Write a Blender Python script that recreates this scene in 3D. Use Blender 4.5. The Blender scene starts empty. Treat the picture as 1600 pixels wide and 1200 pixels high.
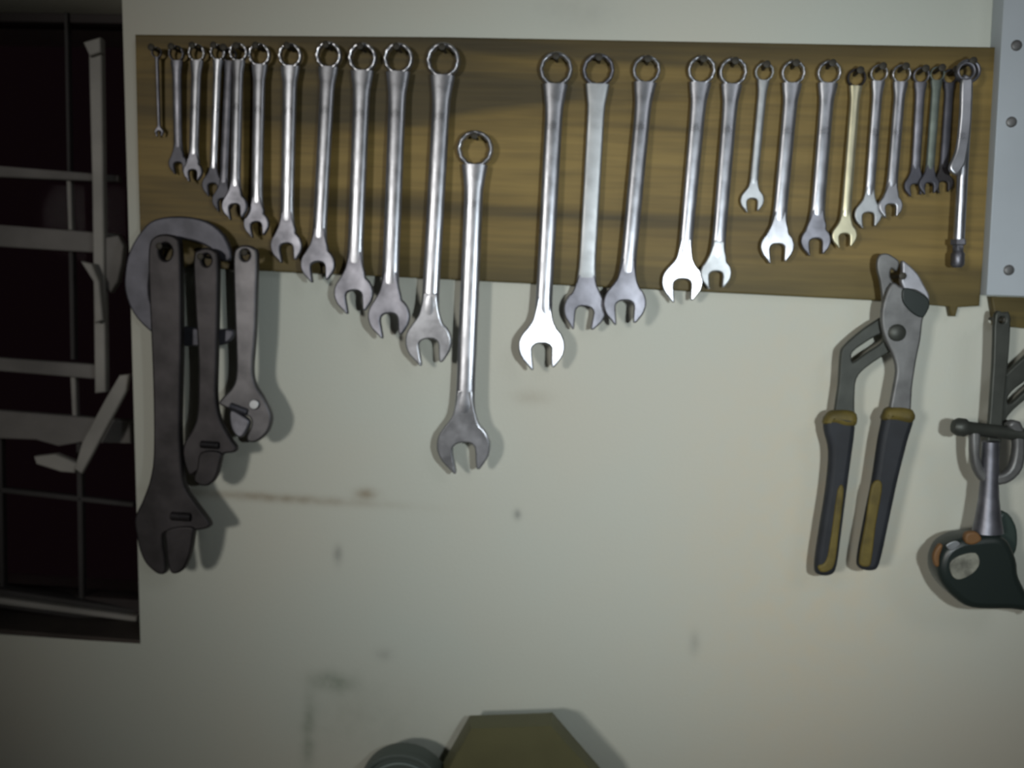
import bpy, math, random
from mathutils import Vector, Matrix, noise
random.seed(7)
# ------------------------------------------------------------------ camera
F = 1386.0                                   # focal length in pixels of a 1600x1200 frame
CAM = Vector((0.0, -0.9, 1.45))
YAW, PIT, ROL = 0.08705, 0.10401, 0.04177
FWD = Vector((-math.sin(YAW)*math.cos(PIT), math.cos(YAW)*math.cos(PIT), -math.sin(PIT)))
_r = Vector((math.cos(YAW), math.sin(YAW), 0)); _d = FWD.cross(_r)
RIGHT = math.cos(ROL)*_r - math.sin(ROL)*_d
DOWN = math.sin(ROL)*_r + math.cos(ROL)*_d
cd = bpy.data.cameras.new('camera'); cam = bpy.data.objects.new('camera', cd)
bpy.context.scene.collection.objects.link(cam)
M3 = Matrix((RIGHT, -DOWN, -FWD)).transposed()
cam.matrix_world = Matrix.Translation(CAM) @ M3.to_4x4()
cd.sensor_width = 36; cd.lens = F/1600*36; cd.clip_start = .01
cd.dof.use_dof = True; cd.dof.focus_distance = 0.62; cd.dof.aperture_fstop = 5.6
bpy.context.scene.camera = cam
# ------------------------------------------------------------------ world, lights, exposure
sc = bpy.context.scene
w = bpy.data.worlds.new('night'); sc.world = w; w.use_nodes = True
w.node_tree.nodes['Background'].inputs[0].default_value = (.9, .45, .6, 1)
w.node_tree.nodes['Background'].inputs[1].default_value = .006
sc.view_settings.view_transform = 'Standard'; sc.view_settings.look = 'None'
sc.view_settings.gamma = 1; sc.view_settings.exposure = -0.08
def area(name, loc, target, size, power, col):
    l = bpy.data.lights.new(name, 'AREA'); l.shape = 'DISK'; l.size = size; l.energy = power; l.color = col
    o = bpy.data.objects.new(name, l); sc.collection.objects.link(o); o.location = loc
    o.rotation_euler = (Vector(target)-Vector(loc)).to_track_quat('-Z', 'Y').to_euler(); return o
def spot(name, loc, target, radius, power, angle, col):
    l = bpy.data.lights.new(name, 'SPOT'); l.shadow_soft_size = radius; l.energy = power; l.color = col
    l.spot_size = math.radians(angle); l.spot_blend = 1.0
    o = bpy.data.objects.new(name, l); sc.collection.objects.link(o); o.location = loc
    o.rotation_euler = (Vector(target)-Vector(loc)).to_track_quat('-Z', 'Y').to_euler(); return o
spot('hand_lamp', (0.20, -0.86, 1.46), (0.12, 0, 1.41), .012, 13.6, 76, (.90, .98, 1))
spot('room_lamp', (-1.15, -2.5, 1.66), (0.08, 0, 1.40), .16, 72, 41, (1, .97, .90))
area('ceiling_lamp', (0.9, -1.6, 2.40), (0.2, 0, 1.2), .6, 2.4, (.95, .97, 1))

# ------------------------------------------------------------------ projection helpers
class Plane:
    """a plane in the room, with a horizontal direction u, vertical v and normal n towards the room"""
    def __init__(s, y=0.0, x0=0.0, yaw=0.0):
        s.o = Vector((x0, y, 0)); s.u = Vector((math.cos(yaw), -math.sin(yaw), 0)); s.v = Vector((0, 0, 1))
        s.n = s.u.cross(s.v)                  # (0,-1,0) for yaw 0
    def at(s, px, py):
        d = (px-800)*RIGHT+(py-600)*DOWN+F*FWD
        return CAM + d*((s.o-CAM).dot(s.n)/d.dot(s.n))
    def uv(s, px, py):
        p = s.at(px, py)-s.o; return (p.dot(s.u), p.z)
def P(px, py, y=0.0): return Plane(y).at(px, py)
def pxm(px, py, y=0.0): return (P(px+1, py, y)-P(px, py, y)).length

# ------------------------------------------------------------------ materials
def mat(name, col, rough=.5, metal=0., bump=0., bscale=60., var=0., vscale=8., col2=None, rvar=0., spec=.5):
    m = bpy.data.materials.new(name); m.use_nodes = True; nt = m.node_tree; b = nt.nodes['Principled BSDF']
    b.inputs['Base Color'].default_value = (*col, 1); b.inputs['Roughness'].default_value = rough
    b.inputs['Metallic'].default_value = metal; b.inputs['Specular IOR Level'].default_value = spec
    tc = nt.nodes.new('ShaderNodeTexCoord')
    def nz(s, det=4):
        n = nt.nodes.new('ShaderNodeTexNoise'); n.inputs['Scale'].default_value = s; n.inputs['Detail'].default_value = det
        nt.links.new(tc.outputs['Object'], n.inputs['Vector']); return n
    if var or col2:
        n = nz(vscale); mx = nt.nodes.new('ShaderNodeMix'); mx.data_type = 'RGBA'
        r = nt.nodes.new('ShaderNodeValToRGB'); r.color_ramp.elements[0].position = .35; r.color_ramp.elements[1].position = .65
        nt.links.new(n.outputs['Fac'], r.inputs['Fac']); nt.links.new(r.outputs['Color'], mx.inputs['Factor'])
        c2 = col2 or tuple(c*(1-var) for c in col)
        mx.inputs['A'].default_value = (*col, 1); mx.inputs['B'].default_value = (*c2, 1)
        nt.links.new(mx.outputs['Result'], b.inputs['Base Color'])
    if rvar:
        n = nz(45); mr = nt.nodes.new('ShaderNodeMapRange'); mr.inputs['To Min'].default_value = rough-rvar; mr.inputs['To Max'].default_value = rough+rvar
        mr.inputs['From Min'].default_value = .3; mr.inputs['From Max'].default_value = .7
        nt.links.new(n.outputs['Fac'], mr.inputs['Value']); nt.links.new(mr.outputs['Result'], b.inputs['Roughness'])
    if bump:
        n = nz(bscale); bp = nt.nodes.new('ShaderNodeBump'); bp.inputs['Strength'].default_value = bump; bp.inputs['Distance'].default_value = .0005
        nt.links.new(n.outputs['Fac'], bp.inputs['Height']); nt.links.new(bp.outputs['Normal'], b.inputs['Normal'])
    return m

CHROME = mat('satin_chrome', (.50, .51, .555), .33, .92, .12, 160, .18, 60, rvar=.07)
DULL = mat('dull_steel', (.48, .50, .52), .46, .85, .2, 120, .25, 40, rvar=.06)
DIMST = mat('dim_tarnished_steel', (.27, .27, .31), .45, .85, .2, 120, .4, 50, rvar=.06)  # on chrome jaws it puts the dark reflection into the colour
GREENST = mat('greenish_steel', (.24, .28, .25), .5, .7, .2, 120, .35, 50)
DARKST = mat('dark_oxidised_steel', (.062, .056, .060), .5, .6, .25, 90, .45, 35)
DARKST2 = mat('blued_steel', (.12, .12, .145), .5, .6, .2, 90, .4, 35)
GOLD = mat('yellowed_plating', (.74, .70, .50), .36, .85, .12, 120, .15, 50)
PLIER = mat('worn_grey_steel', (.22, .22, .22), .5, .55, .25, 100, .4, 40)
PLIERD = mat('dark_plier_steel', (.075, .08, .07), .5, .45, .25, 100, .3, 40)
PLIERL = mat('bare_jaw_steel', (.50, .50, .55), .42, .6, .25, 100, .3, 40)
NAVY = mat('dark_grip_rubber', (.024, .027, .034), .65, 0, .15, 120, .3, 40)
YEL = mat('dull_yellow_grip', (.16, .12, .025), .65, 0, .15, 120, .45, 60)
NAILM = mat('rusty_nail', (.05, .045, .035), .6, .4, .2, 200)
BLACKP = mat('black_plastic', (.018, .026, .024), .38, 0, .1, 120)
ORANGE = mat('orange_plastic', (.19, .095, .035), .6, 0)
LABELM = mat('worn_pale_sticker', (.30, .30, .25), .5, 0, 0, 1, .6, 90)
OLIVE = mat('olive_paint', (.135, .130, .060), .6, 0, .2, 60, .15, 20)
GRGREEN = mat('grey_green_paint', (.10, .125, .115), .5, .1, .1, 80)
GRGREENL = mat('pale_grey_green', (.20, .25, .24), .45, .1, .1, 80)
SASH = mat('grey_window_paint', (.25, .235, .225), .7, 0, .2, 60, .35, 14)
SASHD = mat('shaded_window_paint', (.06, .055, .055), .7, 0, .2, 60, .3, 14)  # darker copy of the window paint, shade put into the colour
RODM = mat('pale_window_metal', (.40, .385, .36), .6, .1, .2, 60, .3, 14)
FRAMEM = mat('dark_brown_frame', (.035, .026, .026), .7, 0, .2, 60)
SILLM = mat('sill_paint', (.075, .06, .052), .8, 0, .3, 50, .4, 12)
PANELM = mat('pale_blue_panel', (.50, .55, .60), .55, 0, .1, 50, .08, 10)  # blue tint of the cool light put into the base colour
CEIL = mat('ceiling_paint', (.42, .42, .40), .9)
ROOMW = mat('room_wall_paint', (.36, .37, .35), .9, 0, .1, 30)
FLOORM = mat('concrete_floor', (.20, .20, .19), .8, 0, .3, 20, .3, 4)
BENCHM = mat('bench_wood', (.20, .14, .08), .7, 0, .3, 30, .4, 6)

def wood():
    m = bpy.data.materials.new('plank_wood'); m.use_nodes = True; nt = m.node_tree; b = nt.nodes['Principled BSDF']
    tc = nt.nodes.new('ShaderNodeTexCoord')
    def ns(sx, sz, det, dist=0.):
        mp = nt.nodes.new('ShaderNodeMapping'); mp.inputs['Scale'].default_value = (sx, 1, sz)
        nt.links.new(tc.outputs['Object'], mp.inputs['Vector'])
        n = nt.nodes.new('ShaderNodeTexNoise'); n.inputs['Scale'].default_value = 1; n.inputs['Detail'].default_value = det
        n.inputs['Distortion'].default_value = dist
        nt.links.new(mp.outputs['Vector'], n.inputs['Vector']); return n
    a = ns(2.0, 20, 3, .6); c = ns(9, 170, 3)
    r = nt.nodes.new('ShaderNodeValToRGB'); e = r.color_ramp.elements
    e[0].position = .33; e[0].color = (.085, .062, .020, 1); e[1].position = .66; e[1].color = (.30, .205, .055, 1)
    k = e.new(.48); k.color = (.215, .145, .036, 1)
    nt.links.new(a.outputs['Fac'], r.inputs['Fac'])
    r2 = nt.nodes.new('ShaderNodeValToRGB'); r2.color_ramp.elements[0].position = .3; r2.color_ramp.elements[0].color = (.72, .72, .72, 1); r2.color_ramp.elements[1].position = .6
    nt.links.new(c.outputs['Fac'], r2.inputs['Fac'])
    mx = nt.nodes.new('ShaderNodeMix'); mx.data_type = 'RGBA'; mx.blend_type = 'MULTIPLY'; mx.inputs['Factor'].default_value = 1
    nt.links.new(r.outputs['Color'], mx.inputs['A']); nt.links.new(r2.outputs['Color'], mx.inputs['B'])
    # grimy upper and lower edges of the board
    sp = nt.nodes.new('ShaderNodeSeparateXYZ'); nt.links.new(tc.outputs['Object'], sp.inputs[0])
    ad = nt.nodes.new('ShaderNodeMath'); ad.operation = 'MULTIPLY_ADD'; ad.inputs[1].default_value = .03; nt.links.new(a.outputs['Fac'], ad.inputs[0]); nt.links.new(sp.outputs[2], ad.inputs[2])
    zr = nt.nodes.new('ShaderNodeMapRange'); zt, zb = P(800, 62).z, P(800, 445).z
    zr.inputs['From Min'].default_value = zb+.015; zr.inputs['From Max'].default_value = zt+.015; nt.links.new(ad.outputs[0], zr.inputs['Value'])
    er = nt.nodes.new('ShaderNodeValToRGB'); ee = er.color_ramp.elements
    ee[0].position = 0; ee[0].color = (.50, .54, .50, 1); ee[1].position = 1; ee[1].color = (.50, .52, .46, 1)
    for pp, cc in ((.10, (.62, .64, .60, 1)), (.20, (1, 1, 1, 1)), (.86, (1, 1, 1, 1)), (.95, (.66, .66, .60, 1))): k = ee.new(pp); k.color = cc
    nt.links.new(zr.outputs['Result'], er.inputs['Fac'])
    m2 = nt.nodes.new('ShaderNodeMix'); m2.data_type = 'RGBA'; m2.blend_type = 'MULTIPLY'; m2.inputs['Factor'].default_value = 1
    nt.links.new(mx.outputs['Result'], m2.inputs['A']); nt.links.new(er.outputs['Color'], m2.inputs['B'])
    nt.links.new(m2.outputs['Result'], b.inputs['Base Color']); b.inputs['Roughness'].default_value = .6
    bp = nt.nodes.new('ShaderNodeBump'); bp.inputs['Strength'].default_value = .3; bp.inputs['Distance'].default_value = .001
    nt.links.new(c.outputs['Fac'], bp.inputs['Height']); nt.links.new(bp.outputs['Normal'], b.inputs['Normal'])
    return m
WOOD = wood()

def wallmat():
    m = bpy.data.materials.new('old_wall_paint'); m.use_nodes = True; nt = m.node_tree; b = nt.nodes['Principled BSDF']
    L = nt.links.new; tc = nt.nodes.new('ShaderNodeTexCoord')
    n = nt.nodes.new('ShaderNodeTexNoise'); n.inputs['Scale'].default_value = 2.6; n.inputs['Detail'].default_value = 3; L(tc.outputs['Object'], n.inputs['Vector'])
    r = nt.nodes.new('ShaderNodeValToRGB'); r.color_ramp.elements[0].position = .35; r.color_ramp.elements[1].position = .68
    r.color_ramp.elements[0].color = (.60, .64, .58, 1); r.color_ramp.elements[1].color = (.64, .625, .54, 1)
    L(n.outputs['Fac'], r.inputs['Fac']); cur = r.outputs['Color']
    sep = nt.nodes.new('ShaderNodeSeparateXYZ'); L(tc.outputs['Object'], sep.inputs[0])
    fine = nt.nodes.new('ShaderNodeTexNoise'); fine.inputs['Scale'].default_value = 55; fine.inputs['Detail'].default_value = 3; L(tc.outputs['Object'], fine.inputs['Vector'])
    def mth(op, a, bb):
        q = nt.nodes.new('ShaderNodeMath'); q.operation = op
        for i, v in enumerate((a, bb)):
            if v is None: continue
            if isinstance(v, (int, float)): q.inputs[i].default_value = v
            else: L(v, q.inputs[i])
        return q.outputs[0]
    # dirt marks on the paint, and lastly one broad beige tint: (px, py, half width, half height, strength, colour)
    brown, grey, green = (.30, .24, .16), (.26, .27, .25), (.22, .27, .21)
    for px, py, sx, sy, st, col in [(430, 778, 150, 7, .55, brown), (572, 772, 18, 9, .6, brown), (528, 868, 7, 14, .6, grey),
            (808, 804, 6, 8, .6, grey), (1085, 1005, 8, 17, .5, grey), (600, 1022, 14, 10, .3, grey), (522, 1066, 32, 15, .6, green),
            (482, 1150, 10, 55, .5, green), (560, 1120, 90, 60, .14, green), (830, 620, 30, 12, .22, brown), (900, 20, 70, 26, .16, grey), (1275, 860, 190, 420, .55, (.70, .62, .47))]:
        if not st: continue
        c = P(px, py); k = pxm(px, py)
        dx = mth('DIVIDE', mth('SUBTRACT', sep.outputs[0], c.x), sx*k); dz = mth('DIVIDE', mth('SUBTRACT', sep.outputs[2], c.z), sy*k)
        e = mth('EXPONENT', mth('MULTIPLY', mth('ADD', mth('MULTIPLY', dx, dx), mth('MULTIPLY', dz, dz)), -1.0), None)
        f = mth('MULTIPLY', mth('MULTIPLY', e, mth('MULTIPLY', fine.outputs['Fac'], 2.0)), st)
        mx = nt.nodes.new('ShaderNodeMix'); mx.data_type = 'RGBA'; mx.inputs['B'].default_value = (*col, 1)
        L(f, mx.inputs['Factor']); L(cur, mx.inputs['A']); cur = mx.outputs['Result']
    L(cur, b.inputs['Base Color']); b.inputs['Roughness'].default_value = .62
    bn = nt.nodes.new('ShaderNodeTexNoise'); bn.inputs['Scale'].default_value = 260; bn.inputs['Detail'].default_value = 4; L(tc.outputs['Object'], bn.inputs['Vector'])
    bp = nt.nodes.new('ShaderNodeBump'); bp.inputs['Strength'].default_value = .25; bp.inputs['Distance'].default_value = .001
    L(bn.outputs['Fac'], bp.inputs['Height']); L(bp.outputs['Normal'], b.inputs['Normal'])
    return m
WALL = wallmat()
def glassmat():
    m = bpy.data.materials.new('dusty_window_glass'); m.use_nodes = True; b = m.node_tree.nodes['Principled BSDF']
    b.inputs['Base Color'].default_value = (.55, .5, .5, 1); b.inputs['Transmission Weight'].default_value = 1; b.inputs['Roughness'].default_value = .04
    b.inputs['IOR'].default_value = 1.02; return m
GLASS = glassmat()

# ------------------------------------------------------------------ object helpers
C = sc.collection
def tag(o, label=None, cat=None, group=None, kind=None):
    if label: o['label'] = label
    if cat: o['category'] = cat
    if group: o['group'] = group
    if kind: o['kind'] = kind
    return o
def empty(name, loc, label=None, cat=None, group=None, kind=None, rot=None):
    o = bpy.data.objects.new(name, None); C.objects.link(o); o.empty_display_size = .02
    mw = Matrix.Translation(Vector(loc))
    if rot: mw = mw @ rot.to_4x4()
    o.matrix_world = mw
    return tag(o, label, cat, group, kind)
def link(name, me, m, parent=None, mw=None):
    me.materials.clear(); me.materials.append(m)
    o = bpy.data.objects.new(name, me); C.objects.link(o)
    if parent is not None: o.parent = parent
    if mw is not None: o.matrix_local = mw
    return o
def smooth(me, ang=38):
    for p in me.polygons: p.use_smooth = True
    me.set_sharp_from_angle(angle=math.radians(ang))
def outline_mesh(rings, thick, bev):
    """closed outlines in (x, z), filled, thickness along y, rounded edges; the first ring is the rim, others are holes"""
    cu = bpy.data.curves.new('tmp', 'CURVE'); cu.dimensions = '2D'; cu.fill_mode = 'BOTH'
    bev = min(bev, thick*.49)
    cu.extrude = thick/2-bev; cu.bevel_depth = bev; cu.bevel_resolution = 2; cu.offset = -bev
    for ring in rings:
        s = cu.splines.new('POLY'); s.points.add(len(ring)-1); s.use_cyclic_u = True
        for q, (x, z) in zip(s.points, ring): q.co = (x, z, 0, 1)
    ob = bpy.data.objects.new('tmp', cu); me = bpy.data.meshes.new_from_object(ob)
    bpy.data.objects.remove(ob); bpy.data.curves.remove(cu)
    for v in me.vertices: x, y, z = v.co; v.co = (x, -z, y)
    smooth(me); return me
def cat_rom(pts, n=6, closed=True):
    out = []; N = len(pts)
    for i in range(N if closed else N-1):
        g = lambda j: pts[j % N] if closed else pts[max(0, min(N-1, j))]
        a, b, c, d = (Vector(g(i+k)) for k in (-1, 0, 1, 2))
        for k in range(n):
            t = k/n; out.append(tuple(.5*((2*b)+(c-a)*t+(2*a-5*b+4*c-d)*t*t+(3*b-a-3*c+d)*t**3)))
    if not closed: out.append(tuple(pts[-1]))
    return out
def plate(name, px, y, thick, m, parent, bev=.0015, holes=(), curved=0, plane=None, base=None):
    if parent is not None and parent.parent is not None: bpy.context.view_layer.update()
    """a solid cut to the outline of the real part, lying in a plane parallel to the wall, at its own depth and thickness"""
    pl = plane or Plane(y)
    rr = []
    for ring in (px,)+tuple(holes):
        r = cat_rom(ring, curved) if curved else ring
        rr.append([pl.uv(*q) for q in r])
    me = outline_mesh(rr, thick, bev)
    yaw = math.atan2(-pl.u.y, pl.u.x)
    mw = Matrix.Translation(pl.o) @ Matrix.Rotation(-yaw, 4, 'Z')
    inv = parent.matrix_world.inverted() if parent is not None else Matrix()
    me.transform(inv @ mw); return link(name, me, m, parent)
def loft(secs, n=20, power=2.6, caps=True):
    """secs: (centre Vector, half width, half thickness, side Vector, normal Vector)"""
    vs, fs = [], []
    for c, a, b, s, nn in secs:
        for i in range(n):
            t = 2*math.pi*i/n; ct, st = math.cos(t), math.sin(t)
            vs.append(c+s*(a*math.copysign(abs(ct)**(2/power), ct))+nn*(b*math.copysign(abs(st)**(2/power), st)))
    for k in range(len(secs)-1):
        for i in range(n):
            j = (i+1) % n; fs.append((k*n+i, k*n+j, (k+1)*n+j, (k+1)*n+i))
    if caps: fs.append(tuple(range(n-1, -1, -1))); fs.append(tuple((len(secs)-1)*n+i for i in range(n)))
    me = bpy.data.meshes.new('m'); me.from_pydata([tuple(v) for v in vs], [], fs); me.update()
    import bmesh
    bm = bmesh.new(); bm.from_mesh(me); bmesh.ops.recalc_face_normals(bm, faces=bm.faces); bm.to_mesh(me); bm.free()
    smooth(me, 50); return me
def bar(name, pts, m, parent, n=18, power=2.2, nrm=Vector((0, -1, 0))):
    """a rounded bar through world points [(Vector, half width, half thickness)]"""
    secs = []
    for i, (c, a, b) in enumerate(pts):
        d = (pts[min(i+1, len(pts)-1)][0]-pts[max(i-1, 0)][0]).normalized()
        s = d.cross(nrm).normalized(); n2 = s.cross(d).normalized(); secs.append((c, a, b, s, n2))
    me = loft(secs, n, power); me.transform(parent.matrix_world.inverted() if parent is not None else Matrix())
    return link(name, me, m, parent)
def box(name, lo, hi, m, parent=None, kind=None):
    x0, y0, z0 = lo; x1, y1, z1 = hi
    vs = [(x, y, z) for x in (x0, x1) for y in (y0, y1) for z in (z0, z1)]
    fs = [(0, 1, 3, 2), (4, 6, 7, 5), (0, 4, 5, 1), (2, 3, 7, 6), (0, 2, 6, 4), (1, 5, 7, 3)]
    me = bpy.data.meshes.new(name); me.from_pydata(vs, [], fs)
    if parent is not None: me.transform(parent.matrix_world.inverted())
    o = link(name, me, m, parent)
    if kind: o['kind'] = kind
    return o

# ------------------------------------------------------------------ the room
RX0, RX1, RY0, RZ1 = -1.9, 1.7, -2.7, 2.5
wtop, wbot = P(190, -6), P(219, 1006)
me = outline_mesh([[(RX0, 0), (RX1, 0), (RX1, RZ1), (RX0, RZ1)],
                   [(-1.25, wbot.z-.012), (wbot.x, wbot.z), (wtop.x, wtop.z), (-1.25, wtop.z)]], .2, .0008)
me.transform(Matrix.Translation((0, .1, 0))); link('wall_back', me, WALL)['kind'] = 'structure'
box('wall_left', (RX0-.1, RY0-.1, 0), (RX0, 0, RZ1), ROOMW, kind='structure')
box('wall_right', (RX1, RY0-.1, 0), (RX1+.1, 0, RZ1), ROOMW, kind='structure')
box('wall_front', (RX0, RY0-.1, 0), (RX1, RY0, RZ1), ROOMW, kind='structure')
box('floor', (RX0-.1, RY0-.1, -.1), (RX1+.1, .2, 0), FLOORM, kind='structure')
box('ceiling', (RX0-.1, RY0-.1, RZ1), (RX1+.1, .2, RZ1+.1), CEIL, kind='structure')

# window at the left: fixed frame in the opening, casement standing ajar
win = empty('window_1', (wbot.x-.3, .1, wbot.z), kind='structure')
YW = math.radians(-9)
def WP(dy=0.): return Plane(.075+dy, wbot.x, YW)
def wbar(name, px, m, dy=0., th=.014, bev=.002): return plate(name, px, 0, th, m, win, bev, plane=WP(dy))
fr = [(-1.25, wbot.z-.012), (wbot.x, wbot.z), (wtop.x, wtop.z), (-1.25, wtop.z)]
me = outline_mesh([[(-1.27, wbot.z-.03), (wbot.x+.015, wbot.z-.02), (wtop.x+.012, wtop.z+.02), (-1.27, wtop.z+.02)],
                   [(-1.20, wbot.z+.020), (wbot.x-.012, wbot.z+.026), (wtop.x-.012, wtop.z-.010), (-1.20, wtop.z-.010)]], .03, .002)
me.transform(win.matrix_world.inverted() @ Matrix.Translation((0, .075, 0)))
link('window_frame', me, FRAMEM, win)
box('window_sill', (-1.25, .0005, wbot.z-.001), (wbot.x-.0005, .088, wbot.z+.004), SILLM, win)
wbar('pane', [(-420, -40), (198, -10), (222, 975), (-420, 870)], GLASS, .03, .004, .0005)
wbar('sash_rail', [(-420, -30), (190, -8), (190, 15), (-420, -4)], SASH, 0)
wbar('sash_rail', [(-420, 226), (188, 275), (188, 285), (145, 284), (0, 278), (-420, 244)], SASH, 0)
wbar('sash_rail', [(-420, 318), (186, 366), (192, 398), (0, 386), (-420, 350)], SASH, 0)
wbar('sash_rail', [(-420, 512), (0, 558), (168, 570), (168, 593), (0, 579), (-420, 536)], SASH, 0)
wbar('sash_rail', [(-420, 580), (0, 640), (206, 656), (208, 692), (130, 690), (95, 696), (60, 686), (0, 684), (-420, 632)], SASH, 0)
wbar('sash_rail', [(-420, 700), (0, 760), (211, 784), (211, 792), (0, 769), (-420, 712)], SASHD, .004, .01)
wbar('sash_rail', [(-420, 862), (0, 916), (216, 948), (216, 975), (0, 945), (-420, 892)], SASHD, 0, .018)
wbar('sash_sill_strip', [(-420, 876), (0, 932), (216, 961), (216, 970), (0, 942), (-420, 886)], RODM, -.014, .010)
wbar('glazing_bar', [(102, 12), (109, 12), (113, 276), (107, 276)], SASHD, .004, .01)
wbar('glazing_bar', [(106, 282), (114, 282), (116, 360), (109, 360)], RODM, .004, .01)  # lit stretch of the same bar, light put into a paler colour
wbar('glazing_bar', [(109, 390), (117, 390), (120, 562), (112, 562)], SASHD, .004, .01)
wbar('glazing_bar', [(112, 588), (121, 588), (123, 650), (115, 650)], RODM, .004, .01)  # paler again where the bar is lit, light put into the colour
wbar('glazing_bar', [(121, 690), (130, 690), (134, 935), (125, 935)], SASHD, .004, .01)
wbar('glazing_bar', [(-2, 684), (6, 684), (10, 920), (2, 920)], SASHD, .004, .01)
st = wbar('sash_stile', [(141, 66), (162, 62), (165, 300), (169, 612), (151, 614), (147, 300)], RODM, -.020, .012)
wbar('stile_bracket', [(133, 68), (160, 60), (161, 84), (143, 90)], RODM, -.026, .012)
wbar('window_latch', [(168, 372), (188, 368), (197, 384), (194, 412), (188, 440), (176, 458), (168, 450)], SASH, -.016, .014)
wbar('latch_handle', [(128, 408), (146, 412), (158, 440), (164, 500), (150, 505), (148, 440)], RODM, -.032, .01)
wbar('stay_arm', [(188, 586), (204, 584), (200, 610), (140, 722), (130, 740), (118, 732), (130, 690), (165, 625)], RODM, -.034, .008)
wbar('stay_handle', [(56, 712), (90, 708), (124, 722), (120, 738), (98, 736), (60, 724)], RODM, -.030, .012)

# ------------------------------------------------------------------ boards and panel
BT = .011
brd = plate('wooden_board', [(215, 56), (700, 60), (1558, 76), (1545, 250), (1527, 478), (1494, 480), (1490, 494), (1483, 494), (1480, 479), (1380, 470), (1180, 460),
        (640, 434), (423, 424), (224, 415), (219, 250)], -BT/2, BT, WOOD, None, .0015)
tag(brd, 'long brown wooden board on the white wall, wrenches hanging from its nails', 'board')
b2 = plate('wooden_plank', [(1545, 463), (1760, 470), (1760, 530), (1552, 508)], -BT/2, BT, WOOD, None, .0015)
tag(b2, 'short dark wooden plank below the pale panel, cut by the right edge', 'board')
pn = empty('wall_panel', P(1600, 250, -.002), 'pale blue grey panel with screw heads, right of the wooden board', 'panel')
plate('panel_sheet', [(1563, -60), (1800, -56), (1800, 470), (1533, 461)], -.012, .024, PANELM, pn, .001)
for q in [(1590, 70), (1582, 190), (1578, 422)]:
    c = P(*q, -.026)
    bar('screw_head', [(c+Vector((0, .003, 0)), .0055, .0055), (c+Vector((0, .0015, 0)), .0048, .0048), (c+Vector((0, .0008, 0)), .003, .003)], PLIER, pn, 14, 2, Vector((1, 0, 0)))

# ------------------------------------------------------------------ nails
def nail(px, py, what, y0=-BT+.004, L=.023, hang_r=.0016):
    c = P(px, py, -.03); c.y = 0
    t = Vector((0, 1, .05))
    pts = [(c+Vector((0, y0, 0)), hang_r, hang_r), (c+Vector((0, y0-L, 0)), hang_r, hang_r)]
    hp = c+Vector((0, y0-L, 0))
    pts += [(hp+Vector((0, .0001, 0)), .0034, .0034), (hp+Vector((0, -.0014, 0)), .0034, .0034), (hp+Vector((0, -.0018, 0)), .0024, .0024)]
    o = bar('nail', pts, NAILM, None, 12, 2, Vector((1, 0, 0)))
    tag(o, 'small dark nail holding up the '+what, 'nail', 'nails holding the tools')
    return o

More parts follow.
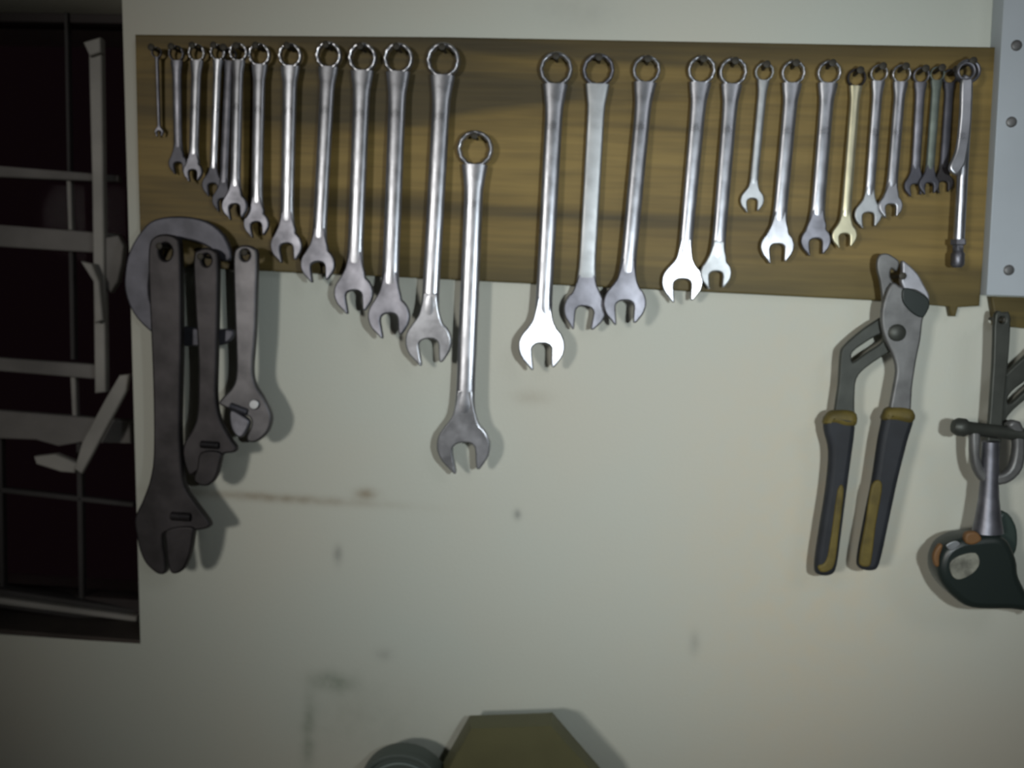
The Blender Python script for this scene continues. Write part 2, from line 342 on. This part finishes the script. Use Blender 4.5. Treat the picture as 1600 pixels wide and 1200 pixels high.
# ------------------------------------------------------------------ combination wrenches
def circle(r, n, ph=0.): return [(r*math.cos(ph+2*math.pi*i/n), r*math.sin(ph+2*math.pi*i/n)) for i in range(n)]
def wrench(ring, Rr, wt, wb, jaw, Rj, ang, label, short, group, m=CHROME, mr=None, mj=None, yr=-.027, yj=-.030, jt=0., jy=0., rt=0., ringtilt=8, nailed=True, flat=2.25):
    yr += .008; yj += .009
    A = P(*ring, yr); B = P(*jaw, yj); k = pxm(*ring, yr)
    dn = (B-A).normalized(); side = dn.cross(Vector((0, -1, 0))).normalized()
    if side.x < 0: side = -side
    up = -dn; nn = side.cross(up).normalized()     # towards the camera
    rot = Matrix((side, -nn, up)).transposed()     # local x side, local -y towards the camera, local z up along the wrench
    root = empty('combination_wrench', A, label, 'wrench', group, rot=rot)
    L = (B-A).length; R1, R2, a, b = Rr*k, Rj*k, wt*k*1.10, wb*k*1.12
    # box end with a twelve point hole
    star = []
    for i in range(24):
        rr = R1*(.79 if i % 2 == 0 else .735); t = 2*math.pi*i/24; star.append((rr*math.cos(t), rr*math.sin(t)))
    me = outline_mesh([circle(R1, 48), star[::-1]], R1*.62, R1*.13)
    me.transform(Matrix.Rotation(math.radians(ringtilt+rt), 4, 'X')); link('box_end', me, mr or m, root)
    # shank
    X, Y = Vector((1, 0, 0)), Vector((0, -1, 0)); secs = []
    z0, z1 = -R1*.86, -(L-R2*.62)
    N = 22; t0 = .17*b+.0012
    for i in range(N+1):
        t = i/N; z = z0+(z1-z0)*t
        d0 = (z0-z)/a; d1 = (z-z1)/b
        wd = a+(b-a)*t; wd *= 1+.38*math.exp(-(d0/.75)**2)+.34*math.exp(-(d1/1.1)**2)
        th = t0*(1-.75*math.exp(-(d1/.8)**2))
        secs.append((Vector((0, 0, z)), wd/2, th, X, Y))
    link('shank', loft(secs, 24, flat), m, root)
    # open jaw
    an = math.radians(ang); ca, sa = math.cos(an), math.sin(an)
    def rt_(x, z): return (R2*(x*ca-z*sa), R2*(x*sa+z*ca))
    hw = b*.5/R2
    left = [(-hw*.80, 2.1), (-hw*.9, 1.75), (-hw*1.08, 1.42), (-max(hw*1.34, .42), 1.08)]
    arc = [(-math.cos(math.radians(t)), math.sin(math.radians(t))) for t in (46, 34, 20, 5, -10, -28, -44)]
    tip = [(-.60, -.84), (-.50, -.98), (-.42, -1.02), (-.38, -.96)]
    slot = [(-.40, -.6), (-.42, -.12), (-.30, .06), (-.12, .12)]
    lo = [rt_(*q) for q in arc+tip+slot]
    ro = [rt_(-x, z) for x, z in (arc+[(-.63, -.80), (-.54, -.90), (-.46, -.92), (-.40, -.86)]+slot)][::-1]
    nl = [(x*R2, z*R2) for x, z in left]; nr = [(-x*R2, z*R2) for x, z in left][::-1]
    core = nl+lo+ro+nr
    body = cat_rom(core[1:-1], 3, False); ol = [core[0]]+body+[core[-1]]
    jm = outline_mesh([ol], .30*b+.0020, .0010+.03*b)
    jm.transform(Matrix.Translation((0, 0, -L+1.7*R2)) @ Matrix.Rotation(math.radians(jt), 4, 'X') @ Matrix.Rotation(math.radians(jy), 4, 'Z') @ Matrix.Translation((0, 0, -1.7*R2))); link('open_jaw', jm, mj or m, root)
    if nailed:
        nz = A+up*(R1*.735-.0019); nm = nail(0, 0, short)
        c = Vector((nz.x, 0, nz.z)); me = nm.data; m0 = P(0, 0, -.03); me.transform(Matrix.Translation((c.x-m0.x, 0, c.z-m0.z)))
    return root
GL, GR = 'combination wrenches on the left half of the board', 'combination wrenches on the right half of the board'
W = [  # mj: darker steel on chrome jaws, dark room reflection put into the colour
 # ring, Rr, wt, wb, jaw, Rj, ang, label, short, group, extra
 ((245, 82), 8, 5, 4, (249, 206), 7, 0, 'tiny thin dark wrench, leftmost and shortest on the wooden board', 'tiny leftmost wrench', GL, dict(m=DIMST, yj=-.026)),
 ((276, 84), 12, 13, 12, (279, 256), 15, 5, 'short dull wrench, second from the left end of the board', 'second wrench from the left', GL, dict(m=DIMST, mj=DARKST2, yj=-.025)),
 ((308, 83), 13, 14, 13, (302, 268), 15, 5, 'short chrome wrench, third from the left end of the board', 'third wrench from the left', GL, dict(yj=-.031, mj=DIMST)),
 ((341, 82), 12, 11, 11, (333, 289), 17, 5, 'narrow chrome wrench, fourth from the left end of the board', 'fourth wrench from the left', GL, dict(yj=-.025, mj=DARKST2)),
 ((359, 86), 11, 12, 12, (349, 313), 17, 5, 'dark narrow wrench half hidden behind its brighter right neighbour, fifth from the left', 'fifth wrench from the left', GL, dict(m=DIMST, mj=DARKST2, yr=-.023, yj=-.032)),
 ((373, 82), 14, 14, 14, (367, 322), 20, 8, 'chrome wrench overlapping a dark one, sixth from the left', 'sixth wrench from the left', GL, dict(yr=-.032, yj=-.040, mj=DIMST)),
 ((406, 86), 17, 17, 16, (401, 350), 20, 8, 'chrome wrench in mid row of the left half, seventh from the left', 'seventh wrench from the left', GL, dict(yj=-.033, mj=DIMST)),
 ((454, 87), 18, 20, 19, (448, 384), 25, 8, 'chrome wrench whose jaw ends just above the board edge, eighth from the left', 'eighth wrench from the left', GL, dict(yj=-.028, mj=DIMST)),
 ((514, 87), 20, 21, 19, (497, 413), 27, 8, 'chrome wrench with dark jaw reaching below the board edge, ninth from the left', 'ninth wrench from the left', GL, dict(yj=-.037, mj=DIMST)),
 ((567, 91), 22, 24, 22, (553, 458), 31, 8, 'chrome wrench with bright right edge, third to the left of the lowest hung wrench', 'tenth wrench from the left', GL, dict(yj=-.034, mj=DIMST)),
 ((623, 92), 23, 25, 23, (608, 494), 33, 8, 'chrome wrench second to the left of the large low hung wrench', 'eleventh wrench from the left', GL, dict(yj=-.040, mj=DIMST)),
 ((693, 95), 26, 26, 24, (669, 534), 37, 8, 'large chrome wrench directly left of the low hung largest wrench', 'large wrench beside the lowest one', GL, dict(yj=-.036, jt=4)),
 ((743, 233), 28, 27, 27, (724, 697), 43, 8, 'largest chrome wrench, hung lowest of all in the middle of the wall', 'lowest hung wrench', GL, dict(yr=-.028, yj=-.036, jt=3)),
 ((869, 109), 26, 26, 23, (846, 541), 37, 5, 'large bright chrome wrench, first on the right of the gap in the row', 'first wrench right of the gap', GR, dict(yj=-.036, jt=0, jy=7)),
 ((935, 110), 25, 25, 24, (914, 483), 34, -5, 'flat dull silver wrench with a dark box end, second right of the gap', 'flat dull wrench', GR, dict(m=DULL, mr=DIMST, mj=DIMST, flat=4.5, yj=-.028)),
 ((1010, 110), 22, 24, 22, (976, 474), 34, 5, 'chrome wrench with a grey jaw left of the glaring one', 'wrench left of the glaring one', GR, dict(yj=-.039, mj=DIMST)),
 ((1096, 110), 22, 23, 19, (1066, 440), 33, 5, 'chrome wrench whose jaw throws back a white glare', 'glaring wrench', GR, dict(yj=-.030, jt=1.5)),
 ((1145, 113), 22, 22, 19, (1119, 427), 25, 5, 'chrome wrench directly right of the glaring one', 'wrench right of the glaring one', GR, dict(yj=-.034, jt=7, mj=DULL)),
 ((1194, 113), 15, 13, 12, (1175, 313), 19, 5, 'small grey wrench hung between two longer chrome ones right of the glare', 'small grey wrench', GR, dict(m=DULL, yj=-.028)),
 ((1239, 114), 19, 21, 20, (1214, 385), 27, 5, 'chrome wrench with a bright jaw right of the small grey one', 'wrench right of the small grey one', GR, dict(yj=-.030)),
 ((1295, 114), 19, 21, 20, (1274, 376), 24, 5, 'chrome wrench with a bright left edge beside the yellowish one', 'wrench left of the yellowish one', GR, dict(yj=-.030, mj=DIMST)),
 ((1338, 122), 15, 14, 14, (1319, 368), 20, 5, 'yellowish plated wrench with a dark box end', 'yellowish wrench', GR, dict(m=GOLD, mr=DARKST, yj=-.034)),
 ((1373, 115), 14, 15, 14, (1356, 335), 22, 5, 'chrome wrench directly right of the yellowish one', 'wrench right of the yellowish one', GR, dict(yj=-.028, mj=DULL)),
 ((1408, 116), 15, 16, 15, (1391, 322), 19, 5, 'chrome wrench second to the right of the yellowish one', 'second wrench right of the yellowish one', GR, dict(yj=-.034)),
 ((1439, 118), 13, 14, 13, (1429, 290), 17, 5, 'dull grey wrench with a dark jaw, left of the greenish ones', 'dull wrench left of the greenish ones', GR, dict(m=DIMST, mj=DARKST2, yj=-.028)),
 ((1464, 116), 12, 13, 12, (1451, 288), 16, 5, 'greenish grey wrench third from the right end of the row', 'greenish wrench', GR, dict(m=GREENST, mj=DARKST2, yj=-.034)),
 ((1484, 120), 12, 12, 12, (1473, 286), 16, 5, 'dark greenish wrench just left of the bright tool at the right end', 'dark greenish wrench', GR, dict(m=DARKST2, mj=DARKST, yr=-.024, yj=-.027)),
]
for r in W: wrench(*r[:-1], **r[-1])

# bright short wrench in front of a long tube spanner at the right end of the board
bw = empty('short_wrench', P(1509, 118, -.045), 'short bright wrench in front of the tube spanner, right end of board', 'wrench')
plate('shank', [(1502, 122), (1517, 122), (1519, 140), (1516, 200), (1509, 248), (1504, 262), (1494, 274), (1484, 268), (1483, 258), (1493, 232), (1499, 180)], -.046, .005, CHROME, bw, .0018, curved=4)

c = P(1509, 112, -.046); k = pxm(1509, 112, -.046)
me = outline_mesh([[(c.x+x, c.z+z) for x, z in circle(15*k, 32)], [(c.x+x, c.z+z) for x, z in circle(10.5*k, 24)][::-1]], .006, .0015)
me.transform(bw.matrix_world.inverted() @ Matrix.Translation((0, -.046, 0))); link('box_end', me, DIMST, bw)
ts = empty('tube_spanner', P(1511, 100, -.032), 'long bright tube spanner with a grey socket tip, right end of board', 'wrench')
a, b = P(1511, 150, -.034), P(1498, 376, -.034)
bar('rod', [(a, .0045, .0040), (a+(b-a)*.5, .0047, .0042), (b, .0050, .0045)], CHROME, ts, 20, 2)
a, b = P(1497.5, 374, -.034), P(1496, 418, -.034)
bar('socket_tip', [(a, .0068, .0062), (a+(b-a)*.18, .0070, .0066), (a+(b-a)*.22, .0050, .0050), (a+(b-a)*.45, .0050, .0050), (a+(b-a)*.5, .0064, .0060), (a+(b-a)*.9, .0064, .0060), (b, .0040, .0040)], DIMST, ts, 6, 2)
c = P(1512, 112, -.034); R1 = .0100
me = outline_mesh([[(c.x+x, c.z+z) for x, z in circle(R1*1.1, 32)], [(c.x+x, c.z+z) for x, z in circle(R1*.78, 24)][::-1]], .006, .0015)
me.transform(ts.matrix_world.inverted() @ Matrix.Translation((0, -.034, 0))); link('hanging_ring', me, DIMST, ts)
a, b = P(1511, 125, -.034), P(1511, 151, -.034)
bar('neck', [(a, .0045, .0032), (b, .0045, .0040)], DIMST, ts, 16, 2)
c = P(1511, 101, -.040); nm = nail(1511, 101, 'bright tools at the right end', L=.036); 
nm2 = nail(742, 100, 'nothing')
bpy.data.objects.remove(nm2)

# ------------------------------------------------------------------ C shaped steel piece and adjustable wrenches at the left
hk = plate('curved_steel_hook', [(224, 360), (245, 343), (285, 338), (325, 346), (352, 368), (364, 402), (350, 408), (330, 388), (300, 376), (268, 376), (248, 392), (238, 425), (236, 460),
      (246, 488), (268, 505), (300, 511), (335, 514), (365, 515), (363, 531), (340, 541), (305, 541), (268, 537), (234, 515), (210, 488), (198, 455), (198, 425), (205, 392)], -.0235, .008, DARKST2, None, .002, curved=3)
tag(hk, 'dark grey C-shaped steel hook curving behind the three adjustable wrenches', 'hook')
GA = 'adjustable wrenches hanging at the left'
def adj(label, loc, y, th, body, hole, jaw, screw, m, nl, mj=None, extra=()):
    r = empty('adjustable_wrench', P(*loc, y), label, 'wrench', GA)
    plate('handle', body, y, th, m, r, .0022, holes=[hole], curved=4)
    plate('movable_jaw', jaw, y-.0035, th*.9, mj or m, r, .002, curved=4)
    a, b = P(*screw[0], y-th*.55), P(*screw[1], y-th*.55); k = pxm(*screw[0], y); n = 9
    pts = []
    for i in range(n*2+1):
        pts.append((a+(b-a)*(i/(n*2)), screw[2]*k*(1 if i % 2 else .82), screw[2]*k*(1 if i % 2 else .82)))
    bar('adjusting_screw', pts, mj or DARKST, r, 16, 2)
    for e in extra: plate(*e[:3], e[3], e[4], r, .001, curved=4)
    nn = nail(nl[0], nl[1], nl[2], L=.040 if y < -.035 else .028)
    return r
def cir(cx, cy, rx, ry=None, n=14): ry = ry or rx; return [(cx+rx*math.cos(2*math.pi*i/n), cy+ry*math.sin(2*math.pi*i/n)) for i in range(n)]
adj('largest black adjustable wrench, leftmost and longest of the three', (262, 372), -.040, .010,
    [(236, 385), (245, 370), (262, 366), (278, 371), (284, 386), (286, 450), (286, 560), (284, 660), (286, 720), (292, 760), (312, 790), (328, 812), (330, 822), (318, 826), (300, 828), (262, 830), (258, 848), (261, 870), (262, 892),
     (250, 895), (232, 880), (222, 860), (217, 838), (214, 808), (226, 780), (238, 745), (243, 700), (242, 600), (238, 500), (235, 430)],
    cir(262, 394, 10, 13)[::-1], [(264, 826), (302, 822), (304, 840), (299, 866), (289, 888), (276, 895), (268, 890), (264, 870), (262, 848)],
    ((268, 806), (298, 808), 7), DARKST, (262, 386, 'largest black adjustable wrench'))
adj('middle black adjustable wrench with a pointed head, second of the three', (325, 392), -.036, .009,
    [(305, 402), (314, 390), (326, 387), (338, 392), (343, 405), (343, 470), (341, 560), (340, 620), (346, 655), (362, 685), (371, 698), (368, 706), (350, 710), (344, 730), (334, 742), (322, 745), (314, 735), (300, 742), (292, 728), (288, 705), (292, 688), (304, 668), (311, 640),
     (312, 560), (307, 470)],
    cir(325, 407, 7, 9)[::-1], [(316, 706), (346, 706), (345, 728), (338, 748), (326, 758), (314, 757), (305, 748), (310, 730)],
    ((314, 694), (342, 696), 6), DARKST, (325, 402, 'middle adjustable wrench'))
adj('smallest grey adjustable wrench with open rounded head, rightmost of the three', (385, 388), -.032, .008,
    [(367, 398), (374, 386), (386, 383), (398, 387), (404, 398), (403, 450), (401, 520), (397, 575), (401, 600), (412, 618), (423, 640), (426, 656), (420, 675), (404, 689), (391, 690), (387, 682), (394, 664), (392, 652), (376, 645), (356, 637), (344, 630), (350, 620), (366, 602), (371, 575),
     (369, 500), (367, 440)],
    cir(385, 399, 7, 8)[::-1], [(362, 640), (380, 648), (390, 656), (391, 664), (384, 678), (376, 683), (367, 676), (361, 660)],
    ((360, 634), (386, 644), 6), mat('greyish_dark_steel', (.16, .155, .165), .45, .7, .2, 90, .4, 35), (385, 395, 'smallest adjustable wrench'), DIMST,
    [('size_disc', cir(397, 632, 8, 8), -.0375, .002, DULL)])

# ------------------------------------------------------------------ groove joint pliers
GP = 'groove joint pliers on the right'
def grip(name, px, y, parent, th=.014):
    g = plate(name, px, y, th, NAVY, parent, .0055, curved=4); return g
pl = empty('groove_joint_pliers', P(1400, 420, -.034), 'large grey groove joint pliers with black and yellow grips, hanging open', 'pliers', GP)
plate('slotted_arm', [(1384, 492), (1372, 498), (1345, 516), (1318, 540), (1312, 556), (1309, 600), (1303, 660), (1331, 660), (1334, 620), (1337, 592), (1352, 574), (1385, 552), (1400, 545), (1412, 520), (1400, 490)], -.032, .007, PLIERD, pl, .0015,
      holes=[[(1331, 550), (1330, 563), (1334, 565), (1352, 552), (1376, 536), (1380, 526), (1374, 522), (1352, 534)][::-1]], curved=3)
plate('sliding_jaw', [(1372, 400), (1384, 396), (1396, 402), (1404, 410), (1400, 424), (1392, 420), (1390, 432), (1398, 446), (1414, 466), (1414, 500), (1394, 520), (1378, 505), (1378, 470), (1374, 440), (1369, 418)], -.0375, .006, PLIER, pl, .0015, curved=3)
plate('fixed_jaw', [(1408, 408), (1416, 412), (1432, 428), (1442, 446), (1450, 462), (1448, 476), (1436, 478), (1414, 456), (1406, 440), (1408, 424)], -.040, .008, PLIERL, pl, .0015, curved=3)
plate('main_arm', [(1392, 442), (1410, 450), (1430, 452), (1449, 466), (1450, 482), (1441, 498), (1437, 530), (1430, 565), (1424, 605), (1418, 660), (1388, 660), (1393, 615), (1399, 580), (1394, 556), (1382, 530), (1376, 505), (1378, 475)], -.045, .007, PLIER, pl, .002, curved=3)
c = P(1402, 520, -.050)
bar('pivot_bolt', [(c+Vector((0, .004, 0)), .008, .008), (c, .008, .008), (c+Vector((0, -.002, 0)), .0055, .0055)], PLIERD, pl, 18, 2, Vector((1, 0, 0)))
plate('jaw_shoulder', [(1412, 450), (1434, 456), (1450, 468), (1450, 482), (1441, 496), (1424, 488), (1410, 470)], -.0500, .003, BLACKP, pl, .001, curved=3)
g = grip('grip', [(1300, 643), (1333, 645), (1335, 665), (1331, 700), (1322, 765), (1313, 835), (1306, 884), (1296, 897), (1279, 897), (1272, 885), (1279, 830), (1290, 760), (1294, 705), (1287, 672), (1288, 654)], -.034, pl)
plate('grip_collar', [(1300, 641), (1334, 643), (1337, 662), (1322, 667), (1302, 662), (1286, 662), (1288, 652)], -.0345, .0165, YEL, g, .006, curved=4)
plate('grip_stripe', [(1308, 765), (1318, 765), (1310, 835), (1304, 880), (1294, 892), (1282, 893), (1278, 884), (1290, 875), (1298, 835)], -.0400, .0046, YEL, g, .0018, curved=4)
g = grip('grip', [(1388, 638), (1420, 640), (1426, 655), (1416, 690), (1401, 750), (1386, 820), (1373, 878), (1362, 890), (1343, 887), (1339, 872), (1350, 810), (1362, 750), (1371, 690), (1377, 660), (1379, 648)], -.045, pl)
plate('grip_collar', [(1388, 636), (1421, 638), (1428, 652), (1418, 662), (1398, 658), (1378, 656), (1379, 646)], -.0455, .0165, YEL, g, .006, curved=4)
plate('grip_stripe', [(1362, 757), (1378, 757), (1368, 820), (1362, 870), (1358, 884), (1346, 884), (1342, 872), (1352, 815)], -.0510, .0046, YEL, g, .0018, curved=4)
nail(1397, 432, 'large pliers with yellow grips', L=.046)

# second pair, cut by the right edge of the photo, hanging with a flat bar
p2 = empty('groove_joint_pliers', P(1620, 540, -.030), 'dark groove joint pliers cut by the right edge, below the short plank', 'pliers', GP)
plate('slotted_arm', [(1662, 520), (1640, 520), (1600, 556), (1568, 586), (1558, 604), (1552, 640), (1546, 676), (1560, 690), (1566, 668), (1574, 648), (1600, 624), (1640, 596), (1670, 560)], -.030, .007, PLIERD, p2, .0015,
      holes=[[(1578, 612), (1572, 626), (1578, 630), (1602, 608), (1636, 580), (1634, 568), (1606, 590)][::-1]], curved=3)
plate('main_arm', [(1636, 480), (1660, 470), (1690, 500), (1700, 540), (1690, 640), (1668, 640), (1672, 580), (1650, 550)], -.036, .007, PLIER, p2, .002, curved=3)
plate('fixed_jaw', [(1636, 482), (1626, 500), (1640, 530), (1664, 530), (1670, 500)], -.043, .007, PLIERL, p2, .002, curved=3)
nail(1640, 492, 'dark pliers cut by the right edge', L=.034)
fb = empty('flat_bar', P(1563, 500, -.028), 'dark upright flat steel bar hanging from the short plank', 'bar')
plate('bar_body', [(1553, 492), (1566, 488), (1577, 494), (1574, 560), (1568, 620), (1562, 700), (1556, 740), (1540, 740), (1540, 700), (1545, 640), (1550, 560)], -.0405, .006, PLIERD, fb, .0015,
      holes=[cir(1564, 500, 5, 5)[::-1]], curved=3)
nail(1564, 499, 'dark upright flat bar', L=.034)

# clamp hanging below, with a sliding handle, frame and screw
cc = empty('screw_clamp', P(1545, 700, -.055), 'small grey screw clamp with a crossbar, above the tape measure', 'clamp')
plate('clamp_frame', [(1515, 672), (1522, 668), (1530, 676), (1529, 710), (1538, 735), (1560, 740), (1576, 728), (1582, 700), (1580, 676), (1572, 664), (1580, 656), (1594, 662), (1600, 690), (1596, 730), (1576, 752), (1552, 757), (1530, 750), (1517, 722)], -.055, .010, PLIER, cc, .003, curved=3)
a, b = P(1489, 666, -.055), P(1605, 680, -.055)
bar('crossbar', [(a, .006, .006), (a+(b-a)*.06, .0085, .0085), (a+(b-a)*.16, .0085, .0085), (a+(b-a)*.2, .0062, .0062), (b, .0062, .0062)], PLIERD, cc, 16, 2)
a, b = P(1548, 690, -.055), P(1543, 832, -.055)
bar('clamp_screw', [(a, .0075, .007), (a+(b-a)*.45, .008, .0075), (a+(b-a)*.62, .009, .008), (a+(b-a)*.85, .0115, .0095), (b, .014, .011)], DIMST, cc, 20, 2)
nail(1572, 658, 'small screw clamp', L=.044)


# tape measure with its shadow as a dark oval, below the clamp
tm = empty('tape_measure', P(1520, 940, -.05), 'round black tape measure with orange edges, hanging under the clamp at right', 'tape measure')
plate('case', [(1512, 832), (1545, 830), (1565, 840), (1578, 868), (1582, 895), (1600, 930), (1612, 950), (1570, 945), (1510, 943), (1480, 925), (1460, 900), (1456, 875), (1466, 850), (1488, 836)], -.050, .034, BLACKP, tm, .007, curved=4)
plate('shadow_oval', [(1560, 800), (1575, 803), (1586, 825), (1586, 855), (1575, 872), (1556, 868), (1550, 830)], -.034, .010, mat('shadow_dark_green', (.035, .055, .048), .5), tm, .003, curved=4)  # dark solid behind the case, put in for its shadow
plate('orange_edge', [(1459, 882), (1457, 866), (1466, 850), (1472, 852), (1467, 868), (1466, 884)], -.066, .006, ORANGE, tm, .0018, curved=3)
plate('orange_button', [(1508, 832), (1524, 830), (1532, 842), (1518, 850), (1506, 846)], -.066, .008, ORANGE, tm, .002, curved=3)
plate('case_badge', [(1484, 880), (1500, 868), (1524, 864), (1530, 880), (1520, 895), (1500, 905), (1488, 900)], -.0675, .002, LABELM, tm, .0006, curved=3)
plate('top_gleam', [(1478, 852), (1492, 845), (1500, 850), (1486, 860)], -.0675, .002, DULL, tm, .0006, curved=3)  # pale sliver on the case, a gleam put in as a shape

# ------------------------------------------------------------------ bench and what stands on it
TC = P(630, 1240, -.04); kt = pxm(630, 1240, -.04); Rt = 72*kt; ZB = TC.z-Rt
wb = empty('workbench', (0, -.2, 0), 'wooden workbench against the wall below the tools', 'workbench')
box('worktop', (-1.2, -.36, ZB-.04), (1.2, -.003, ZB), BENCHM, wb)
for x in (-1.14, 1.08):
    for y in (-.34, -.07): box('leg', (x, y, 0), (x+.06, y+.06, ZB-.04), BENCHM, wb)
mh = empty('machine_housing', (P(810, 1150, -.06).x, -.06, ZB), 'olive green tapered metal housing at the bottom edge, below the longest wrench', 'housing')
def section(y, dy, dx, dt):
    """outline of the housing at depth y, down to the bench"""
    q = [P(a, b, y) for a, b in [(690-dx, 1206+dy), (692-dx, 1192+dy), (734-dx*.3, 1118+dt), (850+dx*.2, 1114+dt), (863+dx*.3, 1113+dt), (938+dx, 1200+dy)]]
    v = [Vector((q[0].x-.004, y, ZB+.012)), *q, Vector((q[-1].x+.03, y, q[-1].z-.05)), Vector((q[-1].x+.034, y, ZB+.012))]; return v
secs = [section(-.022, 0, -2, 3), section(-.026, 0, 0, 0), section(-.060, 8, -6, 16), section(-.066, 10, -9, 21)]
n = len(secs[0]); vs = [v for q in secs for v in q]; fs = []
for kk in range(len(secs)-1):
    for i in range(n): fs.append((kk*n+i, (kk+1)*n+i, (kk+1)*n+(i+1) % n, kk*n+(i+1) % n))
fs.append(tuple(range(n))); fs.append(tuple((len(secs)-1)*n+i for i in range(n-1, -1, -1)))
me = bpy.data.meshes.new('housing'); me.from_pydata([tuple(v) for v in vs], [], fs)
import bmesh
bm = bmesh.new(); bm.from_mesh(me); bmesh.ops.recalc_face_normals(bm, faces=bm.faces); bm.to_mesh(me); bm.free()
me.transform(mh.matrix_world.inverted()); smooth(me, 30); link('housing_shell', me, OLIVE, mh)
x0, x1 = min(v.x for v in vs), max(v.x for v in vs)
box('base_flange', (x0-.004, -.075, ZB), (x1+.012, -.014, ZB+.012), OLIVE, mh)
rt = empty('round_tin', (TC.x, -.04, ZB), 'grey green round tin on its side, left of the olive housing', 'tin')
c = Vector((TC.x, 0, TC.z))
def disc(name, r0, r1, y0, y1, m):
    n = 64; me = outline_mesh([circle(r1, n)]+([circle(r0, n)[::-1]] if r0 else []), abs(y1-y0), .0010)
    me.transform(rt.matrix_world.inverted() @ Matrix.Translation((c.x, (y0+y1)/2, c.z))); return link(name, me, m, rt)
disc('tin_body', 0, Rt*.985, -.046, -.025, GRGREEN)
disc('rim', Rt*.91, Rt, -.052, -.0455, GRGREEN)
disc('lid', 0, Rt*.90, -.048, -.0455, GRGREEN)
disc('lid_ring', Rt*.74, Rt*.80, -.050, -.0475, GRGREENL)
